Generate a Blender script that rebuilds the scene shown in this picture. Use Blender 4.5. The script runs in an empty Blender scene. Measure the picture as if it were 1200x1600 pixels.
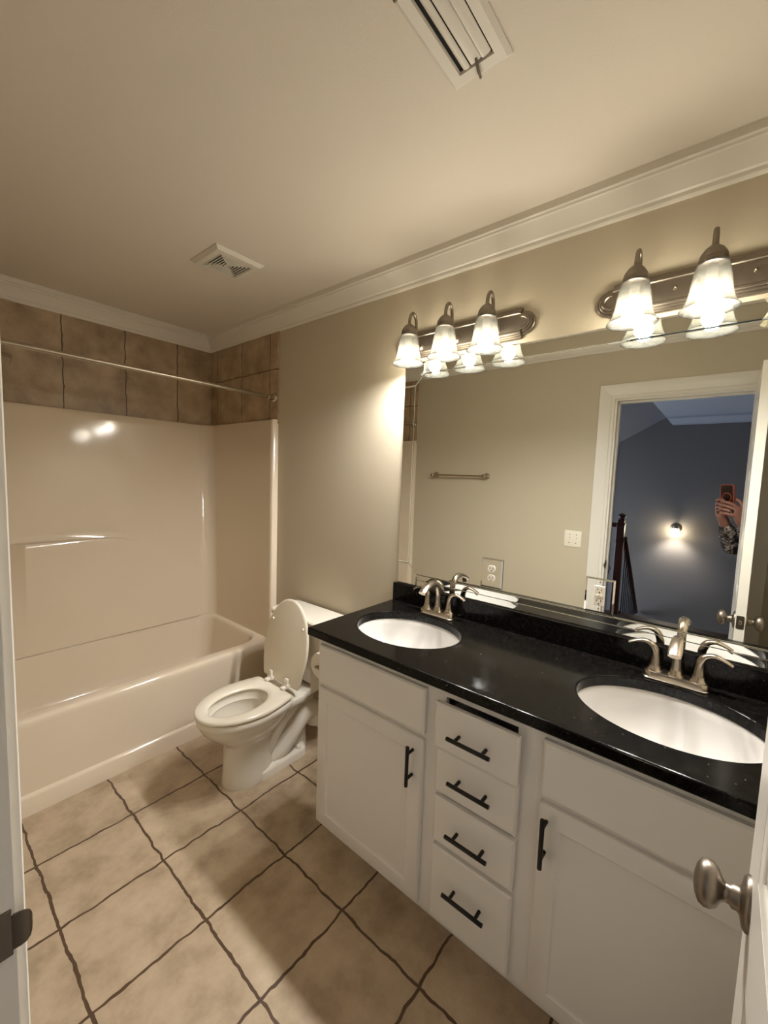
import bpy, bmesh, math, random
from mathutils import Vector, Matrix
random.seed(7)
PI = math.pi
S = bpy.context.scene
C = S.collection

# ---------------------------------------------------------------- camera
CAM = Vector((-1.6195, 0.0, 1.5334))
RT = Vector((0.64025687, -0.76740721, 0.03401929))
UP = Vector((0.04414268, 0.08097002, 0.99573856))
FW = Vector((0.7668915, 0.63602675, -0.08571702))
cd = bpy.data.cameras.new('camera'); cam = bpy.data.objects.new('camera', cd); C.objects.link(cam)
cd.sensor_fit = 'AUTO'; cd.sensor_width = 36.0; cd.lens = 644.1 * 36.0 / 1600.0
cd.clip_start = 0.01; cd.clip_end = 60
cam.matrix_world = Matrix(((RT.x, UP.x, -FW.x, CAM.x), (RT.y, UP.y, -FW.y, CAM.y), (RT.z, UP.z, -FW.z, CAM.z), (0, 0, 0, 1)))
S.camera = cam

# ---------------------------------------------------------------- world, exposure
w = bpy.data.worlds.new('world'); S.world = w; w.use_nodes = True
bg = w.node_tree.nodes['Background']; bg.inputs[0].default_value = (0.35, 0.45, 0.7, 1); bg.inputs[1].default_value = 0.02
S.view_settings.view_transform = 'Standard'; S.view_settings.look = 'None'
S.view_settings.gamma = 1.0; S.view_settings.exposure = 0.0
S.view_settings.use_curve_mapping = False
S.cycles.max_bounces = 14; S.cycles.diffuse_bounces = 8; S.cycles.glossy_bounces = 6
S.cycles.transmission_bounces = 8; S.cycles.transparent_max_bounces = 12
S.cycles.sample_clamp_indirect = 6.0
S.cycles.use_denoising = True
BULB = 900.0          # emission of a vanity bulb
SCONCE = 1100.0        # emission of the hall sconce bulb
PANE_GLOW = 24.0            # glow of the added hall window, in place of dusk light
WARM = (1.0, 0.975, 0.945)

# ---------------------------------------------------------------- helpers
def lin(h):
    v = [int(h[i:i+2], 16) / 255 for i in (0, 2, 4)]
    return tuple(x / 12.92 if x <= 0.04045 else ((x + 0.055) / 1.055) ** 2.4 for x in v) + (1,)

def mat(name, col, rough=0.5, metal=0.0, noise=0.0, nscale=8.0, bump=0.0, bscale=60.0, coat=0.0, stretch=None, spec=0.5):
    m = bpy.data.materials.new(name); m.use_nodes = True
    nt = m.node_tree; N = nt.nodes; L = nt.links
    b = N['Principled BSDF']
    c = lin(col) if isinstance(col, str) else tuple(col) + (1,)
    b.inputs['Base Color'].default_value = c
    b.inputs['Roughness'].default_value = rough; b.inputs['Metallic'].default_value = metal
    b.inputs['Coat Weight'].default_value = coat; b.inputs['Coat Roughness'].default_value = 0.05
    b.inputs['Specular IOR Level'].default_value = spec
    tc = N.new('ShaderNodeTexCoord'); mp = N.new('ShaderNodeMapping'); L.new(tc.outputs['Object'], mp.inputs[0])
    if stretch: mp.inputs['Scale'].default_value = stretch
    if noise:
        n = N.new('ShaderNodeTexNoise'); n.inputs['Scale'].default_value = nscale; n.inputs['Detail'].default_value = 5
        L.new(mp.outputs[0], n.inputs['Vector'])
        mx = N.new('ShaderNodeMix'); mx.data_type = 'RGBA'
        mx.inputs[6].default_value = tuple(x * (1 - noise) for x in c[:3]) + (1,)
        mx.inputs[7].default_value = tuple(min(1, x * (1 + noise)) for x in c[:3]) + (1,)
        L.new(n.outputs['Fac'], mx.inputs[0]); L.new(mx.outputs[2], b.inputs['Base Color'])
    if bump:
        n2 = N.new('ShaderNodeTexNoise'); n2.inputs['Scale'].default_value = bscale; n2.inputs['Detail'].default_value = 3
        L.new(mp.outputs[0], n2.inputs['Vector'])
        bp = N.new('ShaderNodeBump'); bp.inputs['Strength'].default_value = bump; bp.inputs['Distance'].default_value = 0.002
        L.new(n2.outputs['Fac'], bp.inputs['Height']); L.new(bp.outputs[0], b.inputs['Normal'])
    return m

def tile_mat(name, axes, off, pitch, body, dark, light, grout, mortar, rough, wob=0.006, gain=1.0):
    """square tiles with wavy hand-cut edges; axes picks two of object x,y,z"""
    m = bpy.data.materials.new(name); m.use_nodes = True
    nt = m.node_tree; N = nt.nodes; L = nt.links; b = N['Principled BSDF']
    tc = N.new('ShaderNodeTexCoord'); sp = N.new('ShaderNodeSeparateXYZ'); L.new(tc.outputs['Object'], sp.inputs[0])
    cb = N.new('ShaderNodeCombineXYZ')
    wn = N.new('ShaderNodeTexNoise'); wn.inputs['Scale'].default_value = 14; wn.inputs['Detail'].default_value = 2
    L.new(tc.outputs['Object'], wn.inputs['Vector'])
    ws = N.new('ShaderNodeVectorMath'); ws.operation = 'SUBTRACT'; ws.inputs[1].default_value = (.5, .5, .5)
    L.new(wn.outputs['Color'], ws.inputs[0])
    wsp = N.new('ShaderNodeSeparateXYZ'); L.new(ws.outputs[0], wsp.inputs[0])
    for k in (0, 1):
        a = N.new('ShaderNodeMath'); a.operation = 'SUBTRACT'; L.new(sp.outputs['XYZ'.index(axes[k])], a.inputs[0]); a.inputs[1].default_value = off[k]
        d = N.new('ShaderNodeMath'); d.operation = 'MULTIPLY'; L.new(a.outputs[0], d.inputs[0]); d.inputs[1].default_value = 1 / pitch
        e = N.new('ShaderNodeMath'); e.operation = 'MULTIPLY_ADD'; L.new(wsp.outputs[k], e.inputs[0]); e.inputs[1].default_value = wob * 4 / pitch
        L.new(d.outputs[0], e.inputs[2]); f = N.new('ShaderNodeMath'); f.operation = 'ADD'; L.new(e.outputs[0], f.inputs[0]); f.inputs[1].default_value = 40.0
        L.new(f.outputs[0], cb.inputs[k])
    br = N.new('ShaderNodeTexBrick'); br.offset = 0.0; br.squash = 1.0
    br.inputs['Scale'].default_value = 1.0; br.inputs['Brick Width'].default_value = 1.0; br.inputs['Row Height'].default_value = 1.0
    br.inputs['Mortar Size'].default_value = mortar / pitch / 2; br.inputs['Mortar Smooth'].default_value = 0.12
    br.inputs['Color1'].default_value = (0.42, 0.42, 0.42, 1); br.inputs['Color2'].default_value = (0.58, 0.58, 0.58, 1)
    L.new(cb.outputs[0], br.inputs['Vector'])
    # mottling of the clay
    n1 = N.new('ShaderNodeTexNoise'); n1.inputs['Scale'].default_value = 7; n1.inputs['Detail'].default_value = 8; n1.inputs['Roughness'].default_value = 0.62
    L.new(tc.outputs['Object'], n1.inputs['Vector'])
    ad = N.new('ShaderNodeMath'); ad.operation = 'ADD'; L.new(n1.outputs['Fac'], ad.inputs[0])
    sc = N.new('ShaderNodeMath'); sc.operation = 'MULTIPLY_ADD'; L.new(br.outputs['Color'], sc.inputs[0]); sc.inputs[1].default_value = 0.5; sc.inputs[2].default_value = -0.25
    L.new(sc.outputs[0], ad.inputs[1])
    cr = N.new('ShaderNodeValToRGB'); L.new(ad.outputs[0], cr.inputs[0])
    el = cr.color_ramp.elements
    el[0].position = 0.28; el[0].color = lin(dark); el[1].position = 0.74; el[1].color = lin(light)
    mid = el.new(0.5); mid.color = lin(body)
    mx = N.new('ShaderNodeMix'); mx.data_type = 'RGBA'; L.new(br.outputs['Fac'], mx.inputs[0]); L.new(cr.outputs[0], mx.inputs[6]); mx.inputs[7].default_value = lin(grout)
    L.new(mx.outputs[2], b.inputs['Base Color'])
    b.inputs['Roughness'].default_value = rough
    hh = N.new('ShaderNodeMath'); hh.operation = 'MULTIPLY_ADD'; L.new(br.outputs['Fac'], hh.inputs[0]); hh.inputs[1].default_value = -1.0
    n3 = N.new('ShaderNodeTexNoise'); n3.inputs['Scale'].default_value = 22; n3.inputs['Detail'].default_value = 5; L.new(tc.outputs['Object'], n3.inputs['Vector'])
    L.new(n3.outputs['Fac'], hh.inputs[2])
    bp = N.new('ShaderNodeBump'); bp.inputs['Strength'].default_value = 0.5; bp.inputs['Distance'].default_value = 0.004
    L.new(hh.outputs[0], bp.inputs['Height']); L.new(bp.outputs[0], b.inputs['Normal'])
    return m

def emit_mat(name, col, strength):
    m = bpy.data.materials.new(name); m.use_nodes = True
    b = m.node_tree.nodes['Principled BSDF']
    b.inputs['Base Color'].default_value = (0.8, 0.8, 0.8, 1)
    b.inputs['Emission Color'].default_value = tuple(col) + (1,); b.inputs['Emission Strength'].default_value = strength
    return m

def merge(bm, t):
    me = bpy.data.meshes.new('t'); t.to_mesh(me); bm.from_mesh(me); bpy.data.meshes.remove(me); t.free()

def box(bm, x0, x1, y0, y1, z0, z1, bev=0.0, seg=2):
    t = bmesh.new()
    v = [t.verts.new((x, y, z)) for x in (x0, x1) for y in (y0, y1) for z in (z0, z1)]
    for f in ((0, 1, 3, 2), (4, 6, 7, 5), (0, 4, 5, 1), (2, 3, 7, 6), (0, 2, 6, 4), (1, 5, 7, 3)):
        t.faces.new([v[i] for i in f])
    bmesh.ops.recalc_face_normals(t, faces=t.faces)
    if bev: bmesh.ops.bevel(t, geom=list(t.edges), offset=bev, segments=seg, profile=0.5, affect='EDGES')
    merge(bm, t); return bm

def loft(bm, rings, cap0=True, cap1=True, closed=True):
    t = bmesh.new(); R = [[t.verts.new(p) for p in r] for r in rings]; n = len(R[0])
    for a, b in zip(R, R[1:]):
        for i in range(n if closed else n - 1):
            j = (i + 1) % n; t.faces.new((a[i], a[j], b[j], b[i]))
    if cap0: t.faces.new(list(reversed(R[0])))
    if cap1: t.faces.new(R[-1])
    bmesh.ops.recalc_face_normals(t, faces=t.faces)
    merge(bm, t); return bm

def lathe(bm, prof, c, axis='z', seg=32):
    """prof: (radius, along) pairs"""
    rings = []
    for r, h in prof:
        ring = []
        for i in range(seg):
            a = 2 * PI * i / seg; u, v = r * math.cos(a), r * math.sin(a)
            p = {'z': (u, v, h), 'x': (h, u, v), 'y': (v, h, u)}[axis] if isinstance(axis, str) else None
            ring.append(Vector(c) + Vector(p))
        rings.append(ring)
    return loft(bm, rings, True, True)

def tube(bm, pts, rad, seg=12, flat=None):
    P = [Vector(p) for p in pts]; n = len(P)
    R = rad if isinstance(rad, (list, tuple)) else [rad] * n
    prev = None; rings = []
    for i in range(n):
        d = (P[min(i + 1, n - 1)] - P[max(i - 1, 0)]).normalized()
        if prev is None:
            u = d.cross(Vector((0, 0, 1)));  u = u if u.length > 1e-3 else d.cross(Vector((0, 1, 0)))
        else: u = prev - d * prev.dot(d)
        u.normalize(); prev = u.copy(); v = d.cross(u)
        rr = R[i] if isinstance(R[i], (list, tuple)) else (R[i], R[i])
        rings.append([P[i] + u * rr[0] * math.cos(2 * PI * k / seg) + v * rr[1] * math.sin(2 * PI * k / seg) for k in range(seg)])
    return loft(bm, rings)

def spline(pts, k=8):
    """Catmull-Rom through points (any dimension)"""
    out = []; n = len(pts)
    for i in range(n - 1):
        p0, p1, p2, p3 = pts[max(i - 1, 0)], pts[i], pts[i + 1], pts[min(i + 2, n - 1)]
        for s in range(k):
            t = s / k
            out.append(tuple(0.5 * (2 * b + (c - a) * t + (2 * a - 5 * b + 4 * c - d) * t * t + (3 * b - a - 3 * c + d) * t ** 3) for a, b, c, d in zip(p0, p1, p2, p3)))
    out.append(tuple(pts[-1])); return out

def prism(bm, poly, axis, a, b, sa=0.0, sb=0.0):
    """extrude a 2-D polygon along an axis; sa/sb shift the ends by the first polygon coordinate (mitres)"""
    f = {'x': lambda u, v, t: (t, u, v), 'y': lambda u, v, t: (u, t, v), 'z': lambda u, v, t: (u, v, t)}[axis]
    A = [f(u, v, a + sa * u) for u, v in poly]; B = [f(u, v, b + sb * u) for u, v in poly]
    return loft(bm, [A, B])

def finish(bm, ang=35):
    bmesh.ops.remove_doubles(bm, verts=bm.verts, dist=1e-5)
    me = bpy.data.meshes.new('mesh')
    bm.to_mesh(me); bm.free()
    for p in me.polygons: p.use_smooth = True
    me.set_sharp_from_angle(angle=math.radians(ang))
    return me

def root_of(o):
    while o.parent: o = o.parent
    return o

def obj(name, bm, m, parent=None, label=None, ang=35):
    me = finish(bm, ang); me.name = name
    for q in (m if isinstance(m, list) else [m]): me.materials.append(q)
    o = bpy.data.objects.new(name, me); C.objects.link(o)
    if parent is not None:
        off = root_of(parent).location
        me.transform(Matrix.Translation(-off)); o.parent = parent
    if label: o['label'] = label
    return o

def struct(name, bm, m, parent=None, ang=35):
    o = obj(name, bm, m, parent, ang=ang)
    if parent is None: o['kind'] = 'structure'
    return o

def tag(o, label, cat, group=None):
    o['label'] = label; o['category'] = cat
    if group: o['group'] = group
    return o

def thing(name, label, cat, loc=(0, 0, 0), group=None):
    o = bpy.data.objects.new(name, None); C.objects.link(o); o.location = loc; o.empty_display_size = 0.05
    return tag(o, label, cat, group)

def dup(root, loc, label=None):
    r = root.copy(); C.objects.link(r); r.location = loc
    if label: r['label'] = label
    for ch in list(root.children):
        c = ch.copy(); C.objects.link(c); c.parent = r
        for g in list(ch.children):
            d = g.copy(); C.objects.link(d); d.parent = c
    return r

def B(): return bmesh.new()

# ---------------------------------------------------------------- materials
M = {}
M['wall'] = mat('wall_paint', 'bbb09a', 0.55, bump=0.12, bscale=220)
M['ceil'] = mat('ceiling_paint', 'd9d0c3', 0.75, bump=0.15, bscale=160)
M['trim'] = mat('trim_paint', 'd9d3c8', 0.32)
M['door'] = mat('door_paint', 'd4cec2', 0.3)
M['cab'] = mat('cabinet_paint', 'e3e1df', 0.42, bump=0.05, bscale=300)
M['acryl'] = mat('almond_fibreglass', 'dbcdb8', 0.10)
M['china'] = mat('white_porcelain', 'e2dccf', 0.08, coat=0.4)
M['seat'] = mat('seat_plastic', 'e2dac8', 0.22)
M['sink'] = mat('sink_porcelain', 'c8c4be', 0.12, coat=0.3)
M['black'] = mat('matte_black_metal', '0b0a0a', 0.38, 0.2)
M['dark'] = mat('hollow_shadow_black', '0a0908', 0.9)  # black stands in for the darkness inside holes, slots and ducts
M['nickel'] = mat('brushed_nickel', 'b5aa9a', 0.24, 1.0, bump=0.04, bscale=120, stretch=(1, 1, 12))
M['nickeld'] = mat('satin_nickel_fixture', '8f8579', 0.38, 1.0, bump=0.05, bscale=60, stretch=(1, 12, 1))
M['bronze'] = mat('aged_latch_metal', '6b6156', 0.35, 0.9)
M['plate'] = mat('ivory_plastic', 'e4dccb', 0.3)
M['paper'] = mat('tissue_paper', 'e6e0d4', 0.9, bump=0.2, bscale=90)
M['hallw'] = mat('hall_blue_grey_paint', '757170', 0.7, bump=0.08, bscale=200)
M['hallc'] = mat('hall_ceiling_paint', 'b4b8c4', 0.8)
M['wood'] = mat('dark_cherry_wood', '451d14', 0.3, noise=0.35, nscale=6, stretch=(1, 1, 0.2), coat=0.3)
M['iron'] = mat('black_wrought_iron', '0c0c0f', 0.5, 0.4)
M['hfloor'] = mat('hall_dark_wood_floor', '3c2619', 0.35, noise=0.3, nscale=5, stretch=(0.3, 4, 1))
M['skin'] = mat('skin', '84594a', 0.5, noise=0.08, nscale=20)
M['hair'] = mat('hair_brown', '2b1d14', 0.7)
M['denim'] = mat('dark_trousers', '23262e', 0.85)
M['case'] = mat('smoked_phone_case', '1a0d0a', 0.25)
M['orange'] = mat('orange_case_rim', '86341d', 0.4)
M['lens'] = mat('camera_lens_glass', '050506', 0.05)

def granite():
    m = mat('black_granite', '0b0a09', 0.15, spec=0.16); nt = m.node_tree; N = nt.nodes; L = nt.links; b = N['Principled BSDF']
    tc = N.new('ShaderNodeTexCoord'); v = N.new('ShaderNodeTexVoronoi'); v.inputs['Scale'].default_value = 260
    L.new(tc.outputs['Object'], v.inputs['Vector'])
    n = N.new('ShaderNodeTexNoise'); n.inputs['Scale'].default_value = 70; n.inputs['Detail'].default_value = 6; n.inputs['Roughness'].default_value = 0.75
    L.new(tc.outputs['Object'], n.inputs['Vector'])
    cr = N.new('ShaderNodeValToRGB'); L.new(n.outputs['Fac'], cr.inputs[0])
    e = cr.color_ramp.elements; e[0].position = 0.42; e[0].color = lin('080807'); e[1].position = 0.8; e[1].color = lin('2c2721')
    e2 = e.new(0.6); e2.color = lin('14110f')
    cr2 = N.new('ShaderNodeValToRGB'); L.new(v.outputs['Color'], cr2.inputs[0])
    f = cr2.color_ramp.elements; f[0].position = 0.93; f[0].color = (0, 0, 0, 1); f[1].position = 0.97; f[1].color = (1, 1, 1, 1)
    mx = N.new('ShaderNodeMix'); mx.data_type = 'RGBA'; L.new(cr2.outputs[0], mx.inputs[0]); L.new(cr.outputs[0], mx.inputs[6]); mx.inputs[7].default_value = lin('3c352c')
    L.new(mx.outputs[2], b.inputs['Base Color']); return m
M['granite'] = granite()

def mirror_mat():
    m = bpy.data.materials.new('silvered_mirror'); m.use_nodes = True; nt = m.node_tree; N = nt.nodes; L = nt.links; b = N['Principled BSDF']
    b.inputs['Metallic'].default_value = 1.0; b.inputs['Base Color'].default_value = (0.90, 0.92, 0.89, 1); b.inputs['Roughness'].default_value = 0.0
    return m
M['mirror'] = mirror_mat()
M['medge'] = mat('green_glass_edge', '3c4a42', 0.15)

def shade_mat(name='alabaster_glass', k=0.52, tk=1.1):
    m = bpy.data.materials.new(name); m.use_nodes = True; nt = m.node_tree; N = nt.nodes; L = nt.links
    N.remove(N['Principled BSDF']); out = N['Material Output']
    tc = N.new('ShaderNodeTexCoord'); n = N.new('ShaderNodeTexNoise'); n.inputs['Scale'].default_value = 28; n.inputs['Detail'].default_value = 6; n.inputs['Distortion'].default_value = 1.6
    L.new(tc.outputs['Object'], n.inputs['Vector'])
    cr = N.new('ShaderNodeValToRGB'); L.new(n.outputs['Fac'], cr.inputs[0])
    e = cr.color_ramp.elements; e[0].position = 0.35; e[0].color = (0.012 * k, 0.0112 * k, 0.009 * k, 1); e[1].position = 0.62; e[1].color = (0.030 * k, 0.0285 * k, 0.0235 * k, 1)
    cr2 = N.new('ShaderNodeValToRGB'); L.new(n.outputs['Fac'], cr2.inputs[0])
    e2 = cr2.color_ramp.elements; e2[0].position = 0.35; e2[0].color = (0.30 * tk, 0.29 * tk, 0.26 * tk, 1); e2[1].position = 0.62; e2[1].color = (0.20 * tk, 0.195 * tk, 0.18 * tk, 1)
    tl = N.new('ShaderNodeBsdfTranslucent'); tr = N.new('ShaderNodeBsdfTransparent'); gl = N.new('ShaderNodeBsdfGlossy')
    gl.inputs['Roughness'].default_value = 0.12
    L.new(cr.outputs[0], tl.inputs['Color']); L.new(cr2.outputs[0], tr.inputs['Color'])
    df = N.new('ShaderNodeBsdfDiffuse'); L.new(cr.outputs[0], df.inputs['Color'])
    a0 = N.new('ShaderNodeAddShader'); L.new(tl.outputs[0], a0.inputs[0]); L.new(df.outputs[0], a0.inputs[1])
    a1 = N.new('ShaderNodeAddShader'); L.new(a0.outputs[0], a1.inputs[0]); L.new(tr.outputs[0], a1.inputs[1])
    m3 = N.new('ShaderNodeMixShader'); m3.inputs[0].default_value = 0.04; L.new(a1.outputs[0], m3.inputs[1]); L.new(gl.outputs[0], m3.inputs[2])
    L.new(m3.outputs[0], out.inputs[0]); return m
M['shade'] = shade_mat()
M['shade_off'] = shade_mat('unlit_alabaster_glass', 12.0, 0.5)
M['shade_hall'] = shade_mat('sconce_glass', 1.6, 1.6)
M['bulb_off'] = mat('unlit_bulb', 'e8e4da', 0.4)
M['ceramic'] = mat('bulb_neck', 'b8b2a6', 0.5)
M['bulb'] = emit_mat('lit_bulb', WARM, BULB)
M['sbulb'] = emit_mat('lit_sconce_bulb', (1, 0.88, 0.74), SCONCE)
M['pane_glow'] = emit_mat('added_pane_glow', (0.72, 0.82, 1.0), PANE_GLOW)

M['ftile'] = tile_mat('floor_tile', 'XY', (-1.3204, 1.9153), 0.33, 'b29f86', '95826a', 'c8b69d', '54402f', 0.0095, 0.42)
M['wtile_x'] = tile_mat('shower_tile_back', 'XZ', (-0.259, 2.191), 0.333, 'a18b70', '826c54', 'b8a387', '4c3b2d', 0.007, 0.38)
M['wtile_y'] = tile_mat('shower_tile_side', 'YZ', (2.332, 2.191), 0.333, 'a18b70', '826c54', 'b8a387', '4c3b2d', 0.007, 0.38)

def camo():
    m = bpy.data.materials.new('camouflage_cloth'); m.use_nodes = True; nt = m.node_tree; N = nt.nodes; L = nt.links; b = N['Principled BSDF']
    b.inputs['Roughness'].default_value = 0.9
    tc = N.new('ShaderNodeTexCoord'); n = N.new('ShaderNodeTexNoise'); n.inputs['Scale'].default_value = 26; n.inputs['Detail'].default_value = 2; n.inputs['Distortion'].default_value = 1.2
    L.new(tc.outputs['Object'], n.inputs['Vector']); cr = N.new('ShaderNodeValToRGB'); cr.color_ramp.interpolation = 'CONSTANT'; L.new(n.outputs['Fac'], cr.inputs[0])
    e = cr.color_ramp.elements; e[0].position = 0; e[0].color = lin('1d1918'); e[1].position = 0.47; e[1].color = lin('5c5048')
    x = e.new(0.56); x.color = lin('b3a69c'); y = e.new(0.66); y.color = lin('2d2724')
    L.new(cr.outputs[0], b.inputs['Base Color']); return m
M['camo'] = camo()

# ---------------------------------------------------------------- room shell
XW = -1.545      # wall with the doorway (bathroom face)
XH = -1.66       # its hall face
YB = 3.10        # back wall
YF = -0.285      # wall behind the open door
CZ = 2.525       # ceiling
DY0, DY1, DZ = -0.097, 0.615, 2.09     # door opening

b = B(); box(b, -1.605, 0.1, YF - .1, YB + .1, -0.05, 0.0); struct('floor', b, M['ftile'])
b = B(); box(b, XH, 0.1, YF - .1, YB + .1, CZ, CZ + .06); struct('ceiling', b, M['ceil'])
b = B(); box(b, 0, 0.1, YF - .1, YB + .1, 0, CZ); struct('wall_right', b, M['wall'])
b = B(); box(b, XH, 0.0, YB, YB + .1, 0, CZ); struct('wall_back', b, M['wall'])
b = B(); box(b, XH, 0.0, YF - .1, YF, 0, CZ); struct('wall_front', b, M['wall'])
b = B()
box(b, XH, XW, DY1 + .018, YB, 0, CZ); box(b, XH, XW, YF, DY0 - .018, 0, CZ); box(b, XH, XW, DY0 - .018, DY1 + .018, DZ + .018, CZ)
struct('wall_left', b, M['wall'])
# hall side skin of the same wall, blue-grey
b = B()
box(b, XH - .006, XH, DY1 + .018, 3.4, 0, CZ); box(b, XH - .006, XH, -1.3, DY0 - .018, 0, CZ); box(b, XH - .006, XH, DY0 - .018, DY1 + .018, DZ + .018, CZ)
struct('wall_hall_near', b, M['hallw'])

# crown moulding: profile (distance from wall, height)
def crown_profile(zc, k=1.0):
    pr = [(0, zc - .106), (.010, zc - .106), (.014, zc - .100), (.014, zc - .088), (.020, zc - .084), (.026, zc - .072), (.040, zc - .052), (.056, zc - .036),
          (.064, zc - .034), (.066, zc - .028), (.074, zc - .025), (.074, zc), (0, zc)]
    return [(u * k, v) for u, v in pr]
cp = crown_profile(CZ)
b = B(); prism(b, [(-u, v) for u, v in cp], 'y', YF, YB, -1, 1); struct('trim_1', b, M['trim'], ang=25)
b = B(); loft(b, [[(t0 + s * u, YB - u, v) for u, v in cp] for t0, s in ((XW, 1), (0, -1))]); struct('trim_2', b, M['trim'], ang=25)
b = B(); loft(b, [[(XW + u, t0 + s * u, v) for u, v in cp] for t0, s in ((YF, 1), (YB, -1))]); struct('trim_3', b, M['trim'], ang=25)
b = B(); loft(b, [[(t0 + s * u, YF + u, v) for u, v in cp] for t0, s in ((XW, 1), (0, -1))]); struct('trim_4', b, M['trim'], ang=25)

# tile band above the surround, three walls
ZT0, ZT1 = 1.866, CZ - .104
b = B(); box(b, XW + .008, -.008, YB - .009, YB, ZT0 - .02, ZT1); struct('trim_5', b, M['wtile_x'])
b = B(); box(b, -.009, 0, 2.243, YB - .009, ZT0 - .02, ZT1, .002, 1); struct('trim_6', b, M['wtile_y'])
b = B(); box(b, XW, XW + .009, 2.243, YB - .009, ZT0 - .02, ZT1, .002, 1); struct('trim_7', b, M['wtile_y'])

# baseboards
bp_ = [(0, 0), (.014, 0), (.014, .085), (.009, .1), (.006, .108), (0, .108)]
b = B(); prism(b, [(-u, v) for u, v in bp_], 'y', 1.215, 2.232); struct('baseboard_right', b, M['trim'])
b = B(); prism(b, [(XW + u, v) for u, v in bp_], 'y', .727, 2.232); struct('baseboard_left', b, M['trim'])

# door frame: jamb lining, stops, casings
fr = B()
box(fr, XH, XW, DY1, DY1 + .018, 0, DZ + .018); box(fr, XH, XW, DY0 - .018, DY0, 0, DZ + .018); box(fr, XH, XW, DY0, DY1, DZ, DZ + .018)
box(fr, -1.624, -1.588, DY1 - .011, DY1, 0, DZ, .002, 1); box(fr, -1.624, -1.588, DY0, DY0 + .011, 0, DZ, .002, 1); box(fr, -1.624, -1.588, DY0, DY1, DZ - .011, DZ, .002, 1)
frame = struct('trim_8', fr, M['trim'])
def casing(bm, x0, sgn):
    # profile (across width from the opening, thickness)
    pf = [(0, 0), (0, .010), (.004, .012), (.016, .012), (.022, .0095), (.028, .012), (.055, .0145), (.078, .017), (.094, .017), (.097, .013), (.097, 0)]
    yl, yr, zt = DY1 + .0125, DY0 - .0105, DZ + .0125
    P = [[(x0 + sgn * t, yl + u, 0) for u, t in pf], [(x0 + sgn * t, yl + u, zt + u) for u, t in pf]]
    loft(bm, P)
    loft(bm, [P[1], [(x0 + sgn * t, yr - u, zt + u) for u, t in pf]])
    loft(bm, [[(x0 + sgn * t, yr - u, 0) for u, t in pf], [(x0 + sgn * t, yr - u, zt + u) for u, t in pf]])
b = B(); casing(b, XW, 1); struct('trim_9', b, M['trim'], ang=20)
b = B(); casing(b, XH - .006, -1); struct('trim_10', b, M['trim'], ang=20)
# strike plate with its curled lip
b = B(); box(b, -1.606, -1.548, DY1 - .003, DY1 + .001, .947, 1.006, .001, 1)
lip = ((-1.549, DY1 - .003, .0225), (-1.541, DY1 - .0042, .0222), (-1.536, DY1 - .0046, .0205), (-1.532, DY1 - .0036, .0170), (-1.530, DY1 - .0018, .0115), (-1.529, DY1 + .0005, .006))
loft(b, [[(x, y, .9765 - h), (x, y, .9765 + h), (x, y + .0018, .9765 + h), (x, y + .0018, .9765 - h)] for x, y, h in lip])
obj('strike_plate', b, M['bronze'], frame, 'dark metal strike plate with a curled lip')
b = B(); box(b, -1.593, -1.567, DY1 - .0036, DY1 - .0028, .962, .991); obj('latch_hole', b, M['dark'], frame)

# ---------------------------------------------------------------- hall behind the photographer
XE = -5.20
b = B(); box(b, -3.97, -1.605, -1.3, 3.4, -.05, 0); struct('floor_hall', b, M['hfloor'])
b = B(); box(b, XE - .1, XE, -1.3, 1.252, -2.4, 2.6); struct('wall_hall_end', b, M['hallw'])
b = B(); box(b, XE - 1.0, XH, -1.4, -1.3, -2.4, 2.6); struct('wall_hall_right', b, M['hallw'])
b = B(); box(b, XE - 1.1, XE - 1.0, 1.1, 3.4, -2.4, 2.6); struct('wall_hall_recess', b, M['hallw'])
b = B(); prism(b, [(.72, 2.46), (.72, 2.54), (-1.4, 2.54), (-1.4, 2.46)], 'x', XE - 1.1, XH); struct('ceiling_hall', b, M['hallc'])
b = B(); prism(b, [(.72, 2.46), (.72, 2.54), (3.4, .95), (3.4, .87)], 'x', XE - 1.1, XH); struct('ceiling_hall_slope', b, M['hallc'])
chp = [(u * 1.05, v) for u, v in crown_profile(2.46, 1.0)]
b = B(); loft(b, [[(XE + u, -1.3, v) for u, v in chp], [(XE + u, .64 + .08 * (v - 2.354) / .106, v) for u, v in chp]]); struct('trim_11', b, M['hallc'])
# hall side wall with an unseen window, added for the hall's bluish light
b = B()
box(b, XE - 1.1, -4.6, 3.4, 3.5, -2.4, 2.6); box(b, -3.2, XH, 3.4, 3.5, -2.4, 2.6); box(b, -4.6, -3.2, 3.4, 3.5, -2.4, -.4); box(b, -4.6, -3.2, 3.4, 3.5, .8, 2.6)
struct('wall_hall_left', b, M['hallw'])
b = B()
for a0, a1, z0, z1 in ((-4.6, -4.54, -.4, .8), (-3.26, -3.2, -.4, .8), (-4.54, -3.26, -.4, -.34), (-4.54, -3.26, .74, .8), (-3.92, -3.88, -.34, .74)): box(b, a0, a1, 3.41, 3.47, z0, z1)
win = struct('added_window_1', b, M['trim'])
b = B(); box(b, -4.6, -3.2, 3.475, 3.485, -.4, .8); obj('pane', b, M['pane_glow'], win)  # glowing pane, added to light the hall
# stairs going down towards the end wall
b = B()
for k in range(6): box(b, -3.97 - .21 * (k + 1), -3.97 - .21 * k, -1.3, .95, -2.4, -.185 * (k + 1))
struct('floor_stairs', b, M['hfloor'])

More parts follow.
